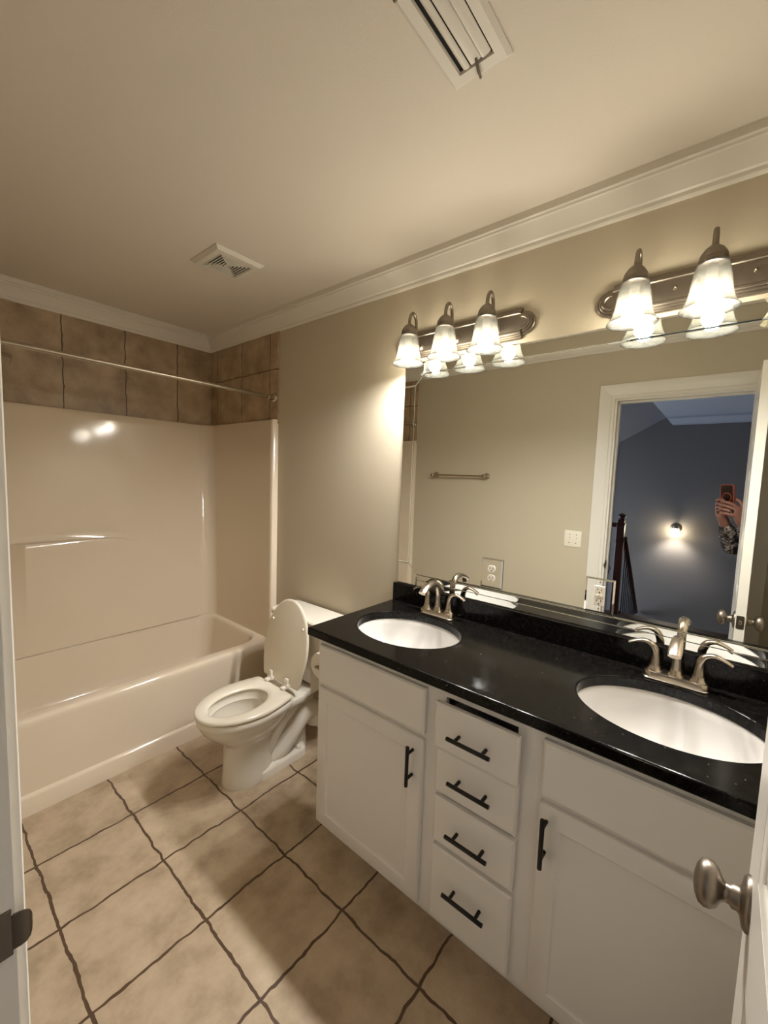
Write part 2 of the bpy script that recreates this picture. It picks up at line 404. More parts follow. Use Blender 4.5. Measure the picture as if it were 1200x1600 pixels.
# ---------------------------------------------------------------- bathtub and surround (one moulded unit)
def rrect(x0, x1, y0, y1, r, z, n=10):
    p = []
    rs = r if isinstance(r, (list, tuple)) else [r] * 4
    for (cx, cy, a0, rr) in ((x1, y1, 0, rs[0]), (x0, y1, 90, rs[1]), (x0, y0, 180, rs[2]), (x1, y0, 270, rs[3])):
        sx = -1 if cx == x1 else 1; sy = -1 if cy == y1 else 1
        for i in range(n + 1):
            a = math.radians(a0 + 90 * i / n)
            p.append((cx + sx * rr + rr * math.cos(a), cy + sy * rr + rr * math.sin(a), z))
    return p
tub = thing('bathtub', 'almond moulded bathtub with tall matching shower walls along the back wall', 'bathtub', (-.77, 2.65, 0))
T0, T1, TY, TZ = XW + .004, -.004, 2.244, .432
b = B()
e = .0015
rings = [rrect(T0, T1, TY - .012, YB - .02, e, 0.0), rrect(T0, T1, TY - .012, YB - .02, e, .080), rrect(T0, T1, TY - .009, YB - .02, e, .087), rrect(T0, T1, TY + .003, YB - .02, e, .094),
         rrect(T0, T1, TY + .004, YB - .02, e, .36), rrect(T0, T1, TY, YB - .02, e, .395)]
for k in range(1, 7):
    a = k / 6 * PI / 2; rr = .022
    rings.append(rrect(T0, T1, TY + rr * (1 - math.cos(a)), YB - .02, e, TZ - rr + rr * math.sin(a)))
def basin(d, z, r): return rrect(-1.47 + d * 1.6, -.056 - d, 2.322 + d * .8, 3.035 - d * .6, (.10, .10, .16, .16), z)
rings += [basin(-.012, TZ - .0005, 0), basin(-.004, TZ - .003, 0), basin(.004, TZ - .011, 0), basin(.010, TZ - .03, 0), basin(.03, .30, 0), basin(.055, .16, 0), basin(.075, .105, 0), basin(.11, .085, 0), basin(.2, .08, 0)]
loft(b, rings, True, True)
obj('tub_basin', b, M['acryl'], tub, ang=50)
# surround: plan path of the inner face with coved corners
SX0, SX1, SY, ST = XW + .036, -.036, 3.062, 1.872
path = [(-.0015, TY + .001), (-.040, TY + .001), (-.044, TY + .005), (-.044, TY + .03), (SX1 - .004, TY + .05)]
cr_ = .085
for k in range(9):
    a = k / 8 * PI / 2; path.append((SX1 - cr_ + cr_ * math.cos(a), SY - cr_ + cr_ * math.sin(a)))
midn = len(path)
path2 = []
for k in range(9):
    a = PI / 2 + k / 8 * PI / 2; path2.append((SX0 + cr_ + cr_ * math.cos(a), SY - cr_ + cr_ * math.sin(a)))
path2 += [(SX0 + .004, TY + .05), (XW + .044, TY + .03), (XW + .044, TY + .005), (XW + .04, TY + .001), (XW + .0015, TY + .001)]
def lean_y(y, z): return y - .040 * max(0, min(1, (y - 2.35) / .6)) * (ST - .006 - z) / (ST - TZ)
def wall_strip(bm, pth, z0, z1):
    rows = [[(x, lean_y(y, z0), z0) for x, y in pth], [(x, y, z1 - .006) for x, y in pth]]
    # rolled top edge running back to the wall
    def out(x, y, s):
        ox = (s if x > -.3 else (-s if x < -1.2 else 0)); oy = s if y > 2.9 else 0
        return (min(max(x + ox, XW + .001), -.001), min(y + oy, YB - .001))
    rows.append([out(x, y, .003) + (z1 - .0015,) for x, y in pth]); rows.append([out(x, y, .009) + (z1,) for x, y in pth]); rows.append([out(x, y, .034) + (z1,) for x, y in pth])
    loft(bm, rows, False, False, closed=False)
b = B(); wall_strip(b, path, TZ - .004, ST); wall_strip(b, path2, TZ - .004, ST)
# back panel with the moulded lean-back bulge, a height field between the coves
xa, xb = path[-1][0], path2[0][0]
xs = sorted(set([xb + (xa - xb) * i / 60 for i in range(61)] + [-1.205 + .062 * i / 12 for i in range(13)]))
def ztop(x): return 1.090 - .004 * max(0, min(1, (x + 1.143) / .4)) - (.070 * max(0, (x + .74) / .28) ** 1.6 if x > -.74 else 0)
def bulge(x, u):
    """u: 0 at the tub deck, 1 at the upper edge of the bulge"""
    if x < -1.205 or x > -.44: return 0
    fx = 1 - max(0, (x + 1.143) / .70)
    side = min(1, (x + 1.205) / .062)
    return .046 * fx ** 1.2 * side * max(0, min(1, (u - .22) / .78))
grid = []
for x in xs:
    zt = ztop(x); col = []; za = TZ - .004
    rows_ = [(za + (zt - .009 - za) * i / 22, bulge(x, i / 22)) for i in range(23)]
    p1 = bulge(x, 1.0)
    for k in range(1, 9):
        a = k / 8; rows_.append((zt - .009 + .009 * a, p1 * (.5 + .5 * math.cos(PI * a))))
    rows_ += [(zt + (ST - .006 - zt) * i / 20, 0) for i in range(1, 21)]
    col = [(x, lean_y(SY, z) - p, z) for z, p in rows_]
    col += [(x, SY + .003, ST - .0015), (x, SY + .009, ST), (x, SY + .034, ST)]
    grid.append(col)
loft(b, grid, False, False, closed=False)
obj('shower_wall_panel', b, M['acryl'], tub, ang=75)

# ---------------------------------------------------------------- shower rod and shower head
rod = thing('shower_curtain_rod', 'bare brushed metal curtain rod spanning above the bathtub', 'curtain rod', (-.77, 2.28, 2.013))
b = B(); tube(b, [(XW + .012, 2.28, 2.021), (-.55, 2.28, 2.016), (-.012, 2.28, 2.012)], .0125, 16); obj('rod', b, M['nickel'], rod)
for xx, s in ((-.0095, -1), (XW + .0095, 1)):
    zc_ = 2.012 if s < 0 else 2.021
    b = B(); lathe(b, [(.030, 0), (.030, s * .004), (.026, s * .010), (.019, s * .014), (.019, s * .026), (.0165, s * .045), (.013, s * .048)], (xx, 2.28, zc_), 'x', 24)
    obj('end_flange', b, M['nickel'], rod)
sh = thing('shower_fixture', 'small metal shower head on an arm below the curtain rod by the door jamb', 'shower head', (XW + .01, 2.70, 2.05))
b = B(); tube(b, spline([(XW + .01, 2.7, 2.09), (-1.46, 2.7, 2.092), (-1.38, 2.7, 2.078), (-1.325, 2.7, 2.05)], 6), .0095, 12); obj('arm', b, M['nickel'], sh)
b = B(); lathe(b, [(.028, 0), (.027, .004), (.012, .012)], (XW + .0095, 2.7, 2.09), 'x', 20); obj('flange', b, M['nickel'], sh)
b = B(); tube(b, [(-1.335, 2.7, 2.058), (-1.315, 2.7, 2.047), (-1.30, 2.7, 2.043), (-1.262, 2.7, 2.035), (-1.225, 2.7, 2.027), (-1.219, 2.7, 2.0255)], [.012, .015, .015, .026, .033, .030], 20); obj('spray_head', b, M['nickel'], sh)

# ---------------------------------------------------------------- toilet
YT = 1.765
toil = thing('toilet', 'white porcelain toilet with its lid raised between the tub and vanity', 'toilet', (-.42, YT, 0))
def egg(cx, xf, xr, w, z, n=48, pr=1.0):
    """front towards -x"""
    out = []
    for i in range(n):
        a = 2 * PI * i / n; c, s = math.cos(a), math.sin(a)
        if c >= 0: x = cx - (cx - xf) * c; y = w * s
        else:
            x = cx + (xr - cx) * abs(c) ** pr; y = w * math.copysign(abs(s) ** pr, s)
        out.append((x, YT + y, z))
    return out
b = B()
R_ = [egg(-.53, -.640, -.40, .099, 0.0, pr=.6), egg(-.53, -.642, -.40, .101, .012, pr=.6), egg(-.53, -.636, -.40, .094, .06, pr=.6), egg(-.53, -.632, -.40, .088, .14, pr=.6), egg(-.53, -.633, -.39, .088, .20, pr=.65),
      egg(-.53, -.645, -.37, .097, .225, pr=.7), egg(-.53, -.675, -.345, .118, .25, pr=.75), egg(-.53, -.710, -.325, .141, .28, pr=.8), egg(-.53, -.738, -.31, .160, .312, pr=.8), egg(-.53, -.754, -.295, .172, .342, pr=.75),
      egg(-.53, -.760, -.285, .176, .356, pr=.7), egg(-.53, -.763, -.28, .178, .360, pr=.7), egg(-.53, -.763, -.28, .178, .378, pr=.7), egg(-.53, -.758, -.285, .173, .385, pr=.7),
      egg(-.55, -.715, -.40, .125, .385), egg(-.55, -.708, -.405, .118, .380), egg(-.55, -.708, -.405, .118, .358), egg(-.55, -.700, -.41, .112, .345), egg(-.55, -.705, -.40, .117, .335), egg(-.54, -.68, -.40, .105, .28), egg(-.52, -.62, -.40, .075, .21), egg(-.50, -.56, -.42, .045, .175), egg(-.49, -.53, -.44, .03, .16)]
loft(b, R_, True, True)
# rear deck carrying the tank
def deck(z, g): return [(x, YT + y, z) for x, y in ((-.375, -.15 + g), (-.28, -.150 + g), (-.235, -.128 + g), (-.05, -.105 + g), (-.035 - g, -.09 + g), (-.035 - g, .09 - g), (-.05, .105 - g), (-.235, .128 - g), (-.28, .150 - g), (-.375, .15 - g))]
loft(b, [deck(.330, .02), deck(.340, .004), deck(.347, 0), deck(.374, 0), deck(.3805, .006)])
# trapway core, side coils and foot
loft(b, [[(x, YT + y, z) for x, y in ((-.375, -w_), (-.2 + k, -w_), (-.16 + k, -w_ * .6), (-.16 + k, w_ * .6), (-.2 + k, w_), (-.375, w_))] for z, w_, k in ((0, .06, .0), (.10, .045, .0), (.2, .05, .02), (.30, .075, .06), (.34, .10, .10))])
for s in (-1, 1):
    pt = spline([(-.40, YT + s * .03, .045, .045), (-.345, YT + s * .045, .075, .050), (-.285, YT + s * .052, .135, .052), (-.225, YT + s * .052, .195, .054), (-.17, YT + s * .05, .225, .056), (-.115, YT + s * .045, .195, .056), (-.10, YT + s * .04, .12, .05)], 6)
    tube(b, [p[:3] for p in pt], [p[3] for p in pt], 16)
    pt = spline([(-.43, YT + s * .055, .09, .02), (-.40, YT + s * .062, .17, .028), (-.36, YT + s * .072, .25, .035), (-.31, YT + s * .085, .32, .04), (-.28, YT + s * .09, .36, .03)], 5)
    tube(b, [p[:3] for p in pt], [p[3] for p in pt], 14)
def foot(z, g): return rrect(-.50, -.185 - g, YT - .104 + g, YT + .104 - g, (.06, .02, .02, .06), z, 8)
loft(b, [foot(0, 0), foot(.030, .002), foot(.040, .006), foot(.046, .016)])
obj('bowl', b, M['china'], toil, ang=50)
for s in (-1, 1):
    b = B(); lathe(b, [(.015, .040), (.015, .050), (.012, .058), (.006, .061)], (-.25, YT + s * .078, 0), 'z', 20); obj('bolt_cap', b, M['china'], toil)
# seat ring
def seat_outline(g=0.0, n=64):
    L_ = []
    for i in range(33):
        a = PI / 2 * i / 32; L_.append((-.52 - (.25 - g) * math.cos(a), (.182 - g) * math.sin(a)))
    for i in range(1, 17):
        t = i / 16; L_.append((-.52 + .155 * t, (.182 - g) - .027 * t ** 1.6))
    for i in range(9):
        a = PI / 2 * i / 8; L_.append((-.363 + (.018 - g) * math.sin(a), .155 - g - .018 + .018 * math.cos(a)))
    L_ += [(-.345 - g, t) for t in (.09, .045, 0)]
    L_ = L_ + [(x, -y) for x, y in reversed(L_[1:-1])]
    # resample by arc length
    P = [Vector((x, y)) for x, y in L_]; m = len(P); D = [0]
    for i in range(m): D.append(D[-1] + (P[(i + 1) % m] - P[i]).length)
    out = []; j = 0
    for k in range(n):
        t = D[-1] * k / n
        while D[j + 1] < t: j += 1
        u = (t - D[j]) / max(1e-9, D[j + 1] - D[j]); out.append(P[j].lerp(P[(j + 1) % m], u))
    return out
def seat_hole(g=0.0, n=64):
    return [Vector((-.562 - (.152 + g) * math.cos(2 * PI * i / n), (.103 + g) * math.sin(2 * PI * i / n) * (1 + .06 * -math.cos(2 * PI * i / n)))) for i in range(n)]
def at(l, z): return [(p.x, YT + p.y, z) for p in l]
b = B()
loft(b, [at(seat_hole(.004), .389), at(seat_outline(.006), .389), at(seat_outline(.001), .393), at(seat_outline(0), .399), at(seat_outline(.002), .406), at(seat_outline(.008), .4105), at(seat_hole(.022), .4105), at(seat_hole(.006), .407), at(seat_hole(0), .400), at(seat_hole(.004), .389)], False, False)
obj('seat', b, M['seat'], toil, ang=45)
# raised lid: outline stood up on the hinge line and leaned on the tank
hx, hz, lean = -.322, .418, math.radians(9.5)
def lidpt(p, t):
    l = (-.345 - p.x) * 1.045 - .002          # distance from hinge
    return (hx + l * math.sin(lean) + t * math.cos(lean), YT + p.y, hz + l * math.cos(lean) - t * math.sin(lean))
b = B()
loft(b, [[lidpt(p, t) for p in seat_outline(g)] for g, t in ((.012, -.001), (.004, .001), (0, .005), (.001, .011), (.008, .016), (.02, .018))])
lid = obj('lid', b, M['seat'], toil, ang=45)
for s in (-1, 1):
    b = B(); q = lidpt(Vector((-.645, s * .128)), 0)
    t_ = [(q[0] + .002, q[1], q[2]), (q[0] - .005, q[1], q[2]), (q[0] - .008, q[1], q[2])]; tube(b, t_, [.0075, .0075, .005], 12); obj('bumper', b, M['china'], lid)
    b = B(); yy = YT + s * .07
    box(b, -.362, -.318, yy - .013, yy + .013, .4105, .424, .004); tube(b, [(hx - .006, yy - .02, .424), (hx - .006, yy + .02, .424)], .010, 14); box(b, -.334, -.322, yy - .012, yy + .012, .425, .462, .004)
    obj('hinge', b, M['china'], toil)
# tank and tank lid
b = B()
def tk(z, w_, xf, r): return rrect(xf, -.02, YT - w_, YT + w_, (.02, r, r, .02), z, 8)
loft(b, [tk(.386, .19, -.185, .04), tk(.395, .198, -.195, .045), tk(.50, .212, -.205, .045), tk(.715, .232, -.215, .045)])
obj('tank', b, M['china'], toil)
b = B()
loft(b, [tk(.716, .234, -.218, .045), tk(.722, .243, -.228, .045), tk(.745, .244, -.229, .045), tk(.752, .238, -.224, .042), tk(.754, .225, -.212, .036)])
obj('tank_lid', b, M['china'], toil)
b = B(); tube(b, spline([(-.222, YT + .15, .665), (-.24, YT + .15, .665), (-.246, YT + .12, .66), (-.246, YT + .08, .655)], 5), .006, 10); obj('flush_lever', b, M['nickel'], toil)

# ---------------------------------------------------------------- toilet paper on the vanity side
tp = thing('toilet_paper_roll', 'toilet paper roll with a hanging sheet on the side of the vanity', 'toilet paper', (-.40, 1.30, .70))
b = B(); lathe(b, [(.02, -.055), (.056, -.055), (.058, -.052), (.058, .052), (.056, .055), (.02, .055), (.02, -.055)], (-.40, 1.30, .70), 'x', 40); obj('roll', b, M['paper'], tp)
b = B()
sheet = [(1.30 + .0585 * math.cos(a), .70 + .0585 * math.sin(a)) for a in [math.radians(80 - 10 * k) for k in range(9)]] + [(1.3592, .66), (1.3585, .60)]
P0 = [[(x, y, z) for y, z in sheet] + [(x, 1.357, zb)] for x, zb in ((-.453, .551), (-.42, .558), (-.38, .556), (-.347, .566))]
P1 = [[(x, y + .0012, z) for x, y, z in r] for r in P0]
loft(b, P0, False, False, closed=False); loft(b, P1, False, False, closed=False); obj('loose_sheet', b, M['paper'], tp)
tph = thing('toilet_paper_holder', 'small metal spindle holder carrying the toilet paper beside the vanity', 'paper holder', (-.40, 1.215, .70))
b = B(); tube(b, [(-.465, 1.30, .70), (-.335, 1.30, .70)], .009, 12); obj('spindle', b, M['nickel'], tph)
for xx in (-.468, -.332):
    b = B(); tube(b, [(xx, 1.2125, .70), (xx, 1.25, .70), (xx, 1.31, .70)], [.016, .008, .008], 12); obj('post', b, M['nickel'], tph)

# ---------------------------------------------------------------- vanity cabinet
VY0, VY1 = YF + .002, 1.2125
van = thing('vanity_cabinet', 'long white painted double vanity cabinet with four centre drawers', 'cabinet', (-.28, .46, 0))
FX = -.535
b = B()
box(b, FX + .018, -.003, VY1 - .018, VY1, .105, .886); box(b, FX + .018, -.003, VY0, VY0 + .018, .105, .886)
box(b, FX + .018, -.003, VY0, VY1, .105, .125); box(b, -.02, -.003, VY0, VY1, .105, .886)
for y0, y1 in ((VY0, -.15), (.29, .390), (.620, .72), (1.165, VY1)): box(b, FX, FX + .018, y0, y1, .105, .886)      # stiles
for y0, y1 in ((-.15, .29), (.72, 1.165)):
    box(b, FX, FX + .018, y0, y1, .105, .14); box(b, FX, FX + .018, y0, y1, .68, .72); box(b, FX, FX + .018, y0, y1, .84, .886)
for z0, z1 in ((.105, .14), (.355, .39), (.535, .56), (.69, .715), (.8575, .886)): box(b, FX, FX + .018, .390, .620, z0, z1)
box(b, FX + .02, -.02, .375, .386, .125, .8, 0); box(b, FX + .02, -.02, .624, .635, .125, .8, 0)
obj('body', b, M['cab'], van)
b = B(); box(b, -.465, -.45, VY0, VY1 - .004, 0, .105); box(b, -.45, -.005, VY1 - .02, VY1 - .004, 0, .105); obj('toe_kick', b, M['cab'], van)
def front(bm, y0, y1, z0, z1, xb, th=.018, bev=.006):
    loft(bm, [[(x, y, z) for y, z in ((y0 + g, z0 + g), (y1 - g, z0 + g), (y1 - g, z1 - g), (y0 + g, z1 - g))] for x, g in ((xb, 0), (xb - th + bev * .7, 0), (xb - th + .002, bev * .6), (xb - th, bev))])
def panel_door(bm, y0, y1, z0, z1, xb, th=.018):
    q = lambda x, g: [(x, y, z) for y, z in ((y0 + g, z0 + g), (y1 - g, z0 + g), (y1 - g, z1 - g), (y0 + g, z1 - g))]
    xf = xb - th
    loft(bm, [q(xb, 0), q(xf + .005, 0), q(xf + .002, .003), q(xf, .006), q(xf, .052), q(xf + .0045, .058), q(xf + .0055, .062), q(xf + .0035, .085), q(xf + .003, .09)])
def bar_handle(name, parent, y, z, vertical, xface, L_=.136):
    b = B(); x = xface - .032; h = L_ / 2
    if vertical:
        tube(b, [(x, y, z - h), (x, y, z - h + .001), (x, y, z + h - .001), (x, y, z + h)], [.0055, .0062, .0062, .0055], 12)
        for s in (-1, 1): tube(b, [(xface, y, z + s * .043), (x, y, z + s * .043)], .0052, 10)
    else:
        tube(b, [(x, y - h, z), (x, y - h + .001, z), (x, y + h - .001, z), (x, y + h, z)], [.0055, .0062, .0062, .0055], 12)
        for s in (-1, 1): tube(b, [(xface, y + s * .043, z), (x, y + s * .043, z)], .0052, 10)
    return obj(name, b, M['black'], parent)
for y0, y1 in ((.688, 1.194), (-.178, .316)):
    b = B(); front(b, y0, y1, .708, .863, FX - .0005); obj('false_drawer_front', b, M['cab'], van)
for y0, y1, hy, hz_ in ((.689, 1.196, .726, .600), (-.180, .317, .2955, .604)):
    b = B(); panel_door(b, y0, y1, .114, .690, FX - .0005); d_ = obj('door', b, M['cab'], van); bar_handle('handle', d_, hy, hz_, True, FX - .0185)
for z0, z1, hz_, pull in ((.707, .850, .7735, .018), (.552, .698, .6235, .002), (.382, .534, .4515, 0), (.118, .367, .2585, 0)):
    b = B(); front(b, .374, .638, z0, z1, FX - .0005 - pull)
    if pull > .01:   # the drawer left ajar shows its box
        for yy in (.398, .607): box(b, FX - pull, -.1, yy, yy + .012, z0 + .012, z1 - .045)
        box(b, FX - pull, -.1, .398, .619, z0 + .012, z0 + .02)
    d_ = obj('drawer', b, M['cab'], van); bar_handle('handle', d_, .508, hz_, False, FX - .0185 - pull)

# ---------------------------------------------------------------- countertop with two undermount basins
ZC, XC, YC = .9213, -.5647, 1.2527
SK = [(-.285, .960), (-.285, .080)]; SRX, SRY = .181, .226
ctop = thing('countertop', 'polished black granite countertop with two oval cutouts and a backsplash', 'countertop', (-.28, .48, .887))
def slab(outer, holes, z0, z1, bev):
    t = bmesh.new(); E_ = []
    def loop(pts):
        v = [t.verts.new((x, y, z1)) for x, y in pts]
        return [t.edges.new((v[i], v[(i + 1) % len(v)])) for i in range(len(v))]
    oe = loop(outer); E_ += oe
    for h in holes: E_ += loop(h)
    bmesh.ops.triangle_fill(t, use_beauty=True, use_dissolve=False, edges=E_)
    top = list(t.faces)
    r = bmesh.ops.extrude_face_region(t, geom=top)
    nv = [g for g in r['geom'] if isinstance(g, bmesh.types.BMVert)]
    for v in nv: v.co.z = z0
    bmesh.ops.recalc_face_normals(t, faces=t.faces)
    rim = [e for e in t.edges if len(e.link_faces) == 2 and abs(e.verts[0].co.z - e.verts[1].co.z) < 1e-6 and abs(e.link_faces[0].normal.z - e.link_faces[1].normal.z) > .5]
    rim = [e for e in rim if e.verts[0].co.z > z1 - 1e-4 or max(abs(v.co.x - XC) for v in e.verts) < 1e-4 or max(abs(v.co.y - YC) for v in e.verts) < 1e-4]
    bmesh.ops.bevel(t, geom=rim, offset=bev, segments=3, profile=.5, affect='EDGES')
    return t
ell = lambda c, rx, ry, n=72: [(c[0] + rx * math.cos(2 * PI * i / n), c[1] + ry * math.sin(2 * PI * i / n)) for i in range(n)]
t = slab([(XC, YF + .002), (-.002, YF + .002), (-.002, YC), (XC, YC)], [ell(c, SRX, SRY) for c in SK], .8875, ZC, .005)
b = B(); merge(b, t); obj('granite_slab', b, M['granite'], ctop, ang=1)
b = B(); box(b, -.022, -.002, YF + .002, YC - .002, ZC + .0002, 1.009, .002, 1); obj('backsplash', b, M['granite'], ctop)
def make_sink(c, label):
    s = thing('sink', label, 'sink', (c[0], c[1], .74), 'undermount sinks in the granite top')
    b = B()
    def er(rx, ry, z): return [(x, y, z) for x, y in ell(c, rx, ry)]
    loft(b, [er(.20, .245, .872), er(.20, .245, .8868), er(SRX + .004, SRY + .004, .8868), er(SRX + .002, SRY + .002, .884), er(SRX - .004, SRY - .005, .86), er(SRX - .016, SRY - .02, .82), er(SRX - .04, SRY - .05, .78), er(SRX - .08, SRY - .095, .752), er(.05, .06, .742), er(.024, .024, .740),
             er(.024, .024, .73), er(.06, .07, .735), er(SRX - .07, SRY - .085, .745), er(SRX - .028, SRY - .035, .775), er(SRX - .006, SRY - .008, .815), er(SRX + .006, SRY + .006, .872), er(.20, .245, .872)], False, False)
    obj('basin', b, M['sink'], s, ang=60)
    b = B(); lathe(b, [(.023, .741), (.0225, .744), (.016, .743), (.012, .739)], (c[0], c[1], 0), 'z', 24); obj('drain', b, M['nickel'], s)
    return s
make_sink(SK[0], 'white oval sink nearest the toilet, at the far end of the countertop')
make_sink(SK[1], 'white oval sink nearest the open door, cut off by its edge')

# ---------------------------------------------------------------- faucets
def make_faucet(yc, label):
    f = thing('faucet', label, 'faucet', (-.062, yc, ZC), 'two handle centreset faucets')
    x0 = -.066; z0 = ZC + .0003
    b = B()
    loft(b, [rrect(x0 - .030 + g, x0 + .028 - g, yc - .086 + g, yc + .086 - g, .022 - g * .5, z, 8) for z, g in ((z0, .001), (z0 + .003, 0), (z0 + .005, .002), (z0 + .020, .003), (z0 + .023, .0045), (z0 + .024, .008))])
    obj('base_plate', b, M['nickel'], f)
    # spout: flared foot, column, arch, flattened beak
    b = B()
    lathe(b, [(.022, 0), (.022, .004), (.018, .010), (.016, .02)], (x0, yc, z0 + .022), 'z', 24)
    pt = spline([(x0, yc, z0 + .03, .0155, .0155), (x0, yc, z0 + .07, .0135, .0135), (x0 - .002, yc, z0 + .105, .013, .013), (x0 - .018, yc, z0 + .138, .0135, .0125), (x0 - .05, yc, z0 + .153, .0145, .012), (x0 - .085, yc, z0 + .149, .0165, .0115), (x0 - .118, yc, z0 + .135, .018, .0105), (x0 - .134, yc, z0 + .126, .0165, .0085)], 6)
    tube(b, [p[:3] for p in pt], [(p[3], p[4]) for p in pt], 20)
    obj('spout', b, M['nickel'], f, ang=50)
    b = B(); tube(b, [(x0 - .112, yc, z0 + .128), (x0 - .1165, yc, z0 + .114)], .0105, 16); obj('aerator', b, M['nickel'], f)
    for s in (-1, 1):
        b = B(); yy = yc + s * .056
        lathe(b, [(.023, 0), (.023, .004), (.0185, .008), (.0175, .013), (.0165, .018)], (x0, yy, z0 + .022), 'z', 24)
        pt = spline([(x0, yy, z0 + .036, .0155, .0155), (x0, yy, z0 + .065, .0125, .0125), (x0, yy + s * .003, z0 + .086, .012, .0115), (x0, yy + s * .014, z0 + .104, .0115, .009), (x0, yy + s * .034, z0 + .111, .0105, .0065), (x0, yy + s * .056, z0 + .105, .0095, .005), (x0, yy + s * .076, z0 + .094, .009, .0042)], 6)
        tube(b, [p[:3] for p in pt], [(p[3], p[4]) for p in pt], 18)
        obj('handle', b, M['nickel'], f, ang=50)
    return f
f1 = make_faucet(.955, 'brushed nickel two-handle faucet behind the sink nearest the toilet')
dup(f1, (-.062, .079, ZC), 'brushed nickel two-handle faucet behind the sink nearest the open door')

# ---------------------------------------------------------------- mirror with beveled border strips
MY0, MY1, MZ0, MZ1 = YF + .03, 1.235, 1.0105, 2.073
SYl, SYr, SZ0, SZ1, CL = 1.1705, MY0 + .0645, 1.067, 2.014, .05
mir = thing('wall_mirror', 'large wall mirror with a border of mirror strips above the black backsplash', 'mirror', (-.004, .5, 1.5))
b = B(); box(b, -.0022, -.0004, MY0 + .001, MY1 - .001, MZ0 + .001, MZ1 - .001); obj('backing', b, M['medge'], mir)
def glass(name, polys, bev=.0035, dx=lambda z: 0):
    """bevel-edged plate of mirror from a convex outline (y,z)"""
    b = B()
    for poly in (polys if isinstance(polys[0], list) else [polys]):
        cy = sum(p[0] for p in poly) / len(poly); cz = sum(p[1] for p in poly) / len(poly); n = len(poly)
        def ins(g):
            out = []
            for i in range(n):
                a, p, q = Vector(poly[i - 1]), Vector(poly[i]), Vector(poly[(i + 1) % n])
                e1 = (p - a).normalized(); e2 = (q - p).normalized(); n1 = Vector((-e1.y, e1.x)); n2 = Vector((-e2.y, e2.x))
                if n1.dot(Vector((cy, cz)) - p) < 0: n1 = -n1
                if n2.dot(Vector((cy, cz)) - p) < 0: n2 = -n2
                k = (n1 + n2); out.append(p + k * (g / (k.dot(n1))))
            return out
        loft(b, [[((x - dx(p.y)) if g > .0005 and x < -.003 else x, p.x, p.y) for p in ins(g)] for x, g in ((-.0022, .0006), (-.0052, .0006), (-.0064, bev))], True, True)
    return obj(name, b, M['mirror'], mir, ang=1)
glass('centre_panel', [(SYl - CL, SZ0), (SYl, SZ0 + CL), (SYl, SZ1 - CL), (SYl - CL, SZ1), (SYr + CL, SZ1), (SYr, SZ1 - CL), (SYr, SZ0 + CL), (SYr + CL, SZ0)], .003)
glass('border_strip', [(SYl, SZ0 + CL), (MY1, SZ0 + CL), (MY1, SZ1 - CL), (SYl, SZ1 - CL)], .004)
glass('border_strip', [(SYr, SZ0 + CL), (MY0, SZ0 + CL), (MY0, SZ1 - CL), (SYr, SZ1 - CL)], .004)
glass('border_strip', [(SYl - CL, SZ1), (SYl - CL, MZ1), (SYr + CL, MZ1), (SYr + CL, SZ1)], .004, lambda z: .045 * (z - SZ1))
zm = (SZ0 + MZ0) / 2 + .002     # the lower strip is cut with two facets
glass('border_strip', [[(SYl - CL, zm), (SYl - CL, MZ0), (SYr + CL, MZ0), (SYr + CL, zm)], [(SYl - CL, SZ0), (SYl - CL, zm), (SYr + CL, zm), (SYr + CL, SZ0)]], .0018,
      lambda z: .026 * (z - MZ0) + (.045 * (z - zm) if z > zm else 0))
for (ya, yb, yo) in ((SYl, SYl - CL, MY1), (SYr, SYr + CL, MY0)):
    for (za, zb, zo) in ((SZ0, SZ0 + CL, MZ0), (SZ1, SZ1 - CL, MZ1)):
        glass('corner_piece', [(ya, zb), (yb, za), (yb, zo), (yo, zo), (yo, zb)], .004)

# ---------------------------------------------------------------- outlets on the mirror
def outlet(yc, zc, label, gfci):
    o = thing('wall_outlet', label, 'outlet', (-.007, yc, zc), 'mirror plate outlets')
    b = B(); w_, h_ = .048, .0625
    loft(b, [[(x, yc + sy * (w_ - g), zc + sz * (h_ - g)) for sy, sz in ((-1, -1), (1, -1), (1, 1), (-1, 1))] for x, g in ((-.0068, 0), (-.0095, 0), (-.0125, .006))])
    obj('cover_plate', b, M['mirror'], o, ang=5)
    b = B()
    if gfci:
        box(b, -.0150, -.0115, yc - .0175, yc + .0175, zc - .036, zc + .036, .0015, 1)
        box(b, -.0162, -.0145, yc - .010, yc - .001, zc - .004, zc + .004, .0006, 1); box(b, -.0162, -.0145, yc + .001, yc + .010, zc - .004, zc + .004, .0006, 1)
    else:
        for s in (-1, 1):
            prism(b, [(yc + .0168 * math.cos(a), zc + s * .0195 + max(-.0135, min(.0135, .0168 * math.sin(a)))) for a in [2 * PI * k / 40 for k in range(40)]], 'x', -.0148, -.0115)
        lathe(b, [(.003, -.0118), (.003, -.0134)], (0, yc, zc), 'x', 10)
    obj('receptacle', b, M['plate'], o)
    fx = -.0153 if gfci else -.0151
    for s in (-1, 1):
        b = B(); zz = zc + s * .0205
        box(b, fx, fx + .002, yc - .0075, yc - .0055, zz - .002, zz + .006); box(b, fx, fx + .002, yc + .0055, yc + .0075, zz - .001, zz + .0055)
        lathe(b, [(.0024, fx), (.0024, fx + .002)], (0, yc, zz - .0085), 'x', 10)
        obj('socket_slots', b, M['dark'], o)
    if gfci:
        b = B()
        b.free()
        for s in (-1, 1):
            b = B(); lathe(b, [(.0028, -.0130), (.0028, -.0118)], (0, yc, zc + s * .048), 'x', 10); obj('screw', b, M['nickel'], o)
outlet(.735, 1.143, 'outlet on a mirrored plate above the backsplash, nearest the toilet', False)
outlet(.322, 1.136, 'rectangular outlet with test buttons on a mirrored plate between the faucets', True)

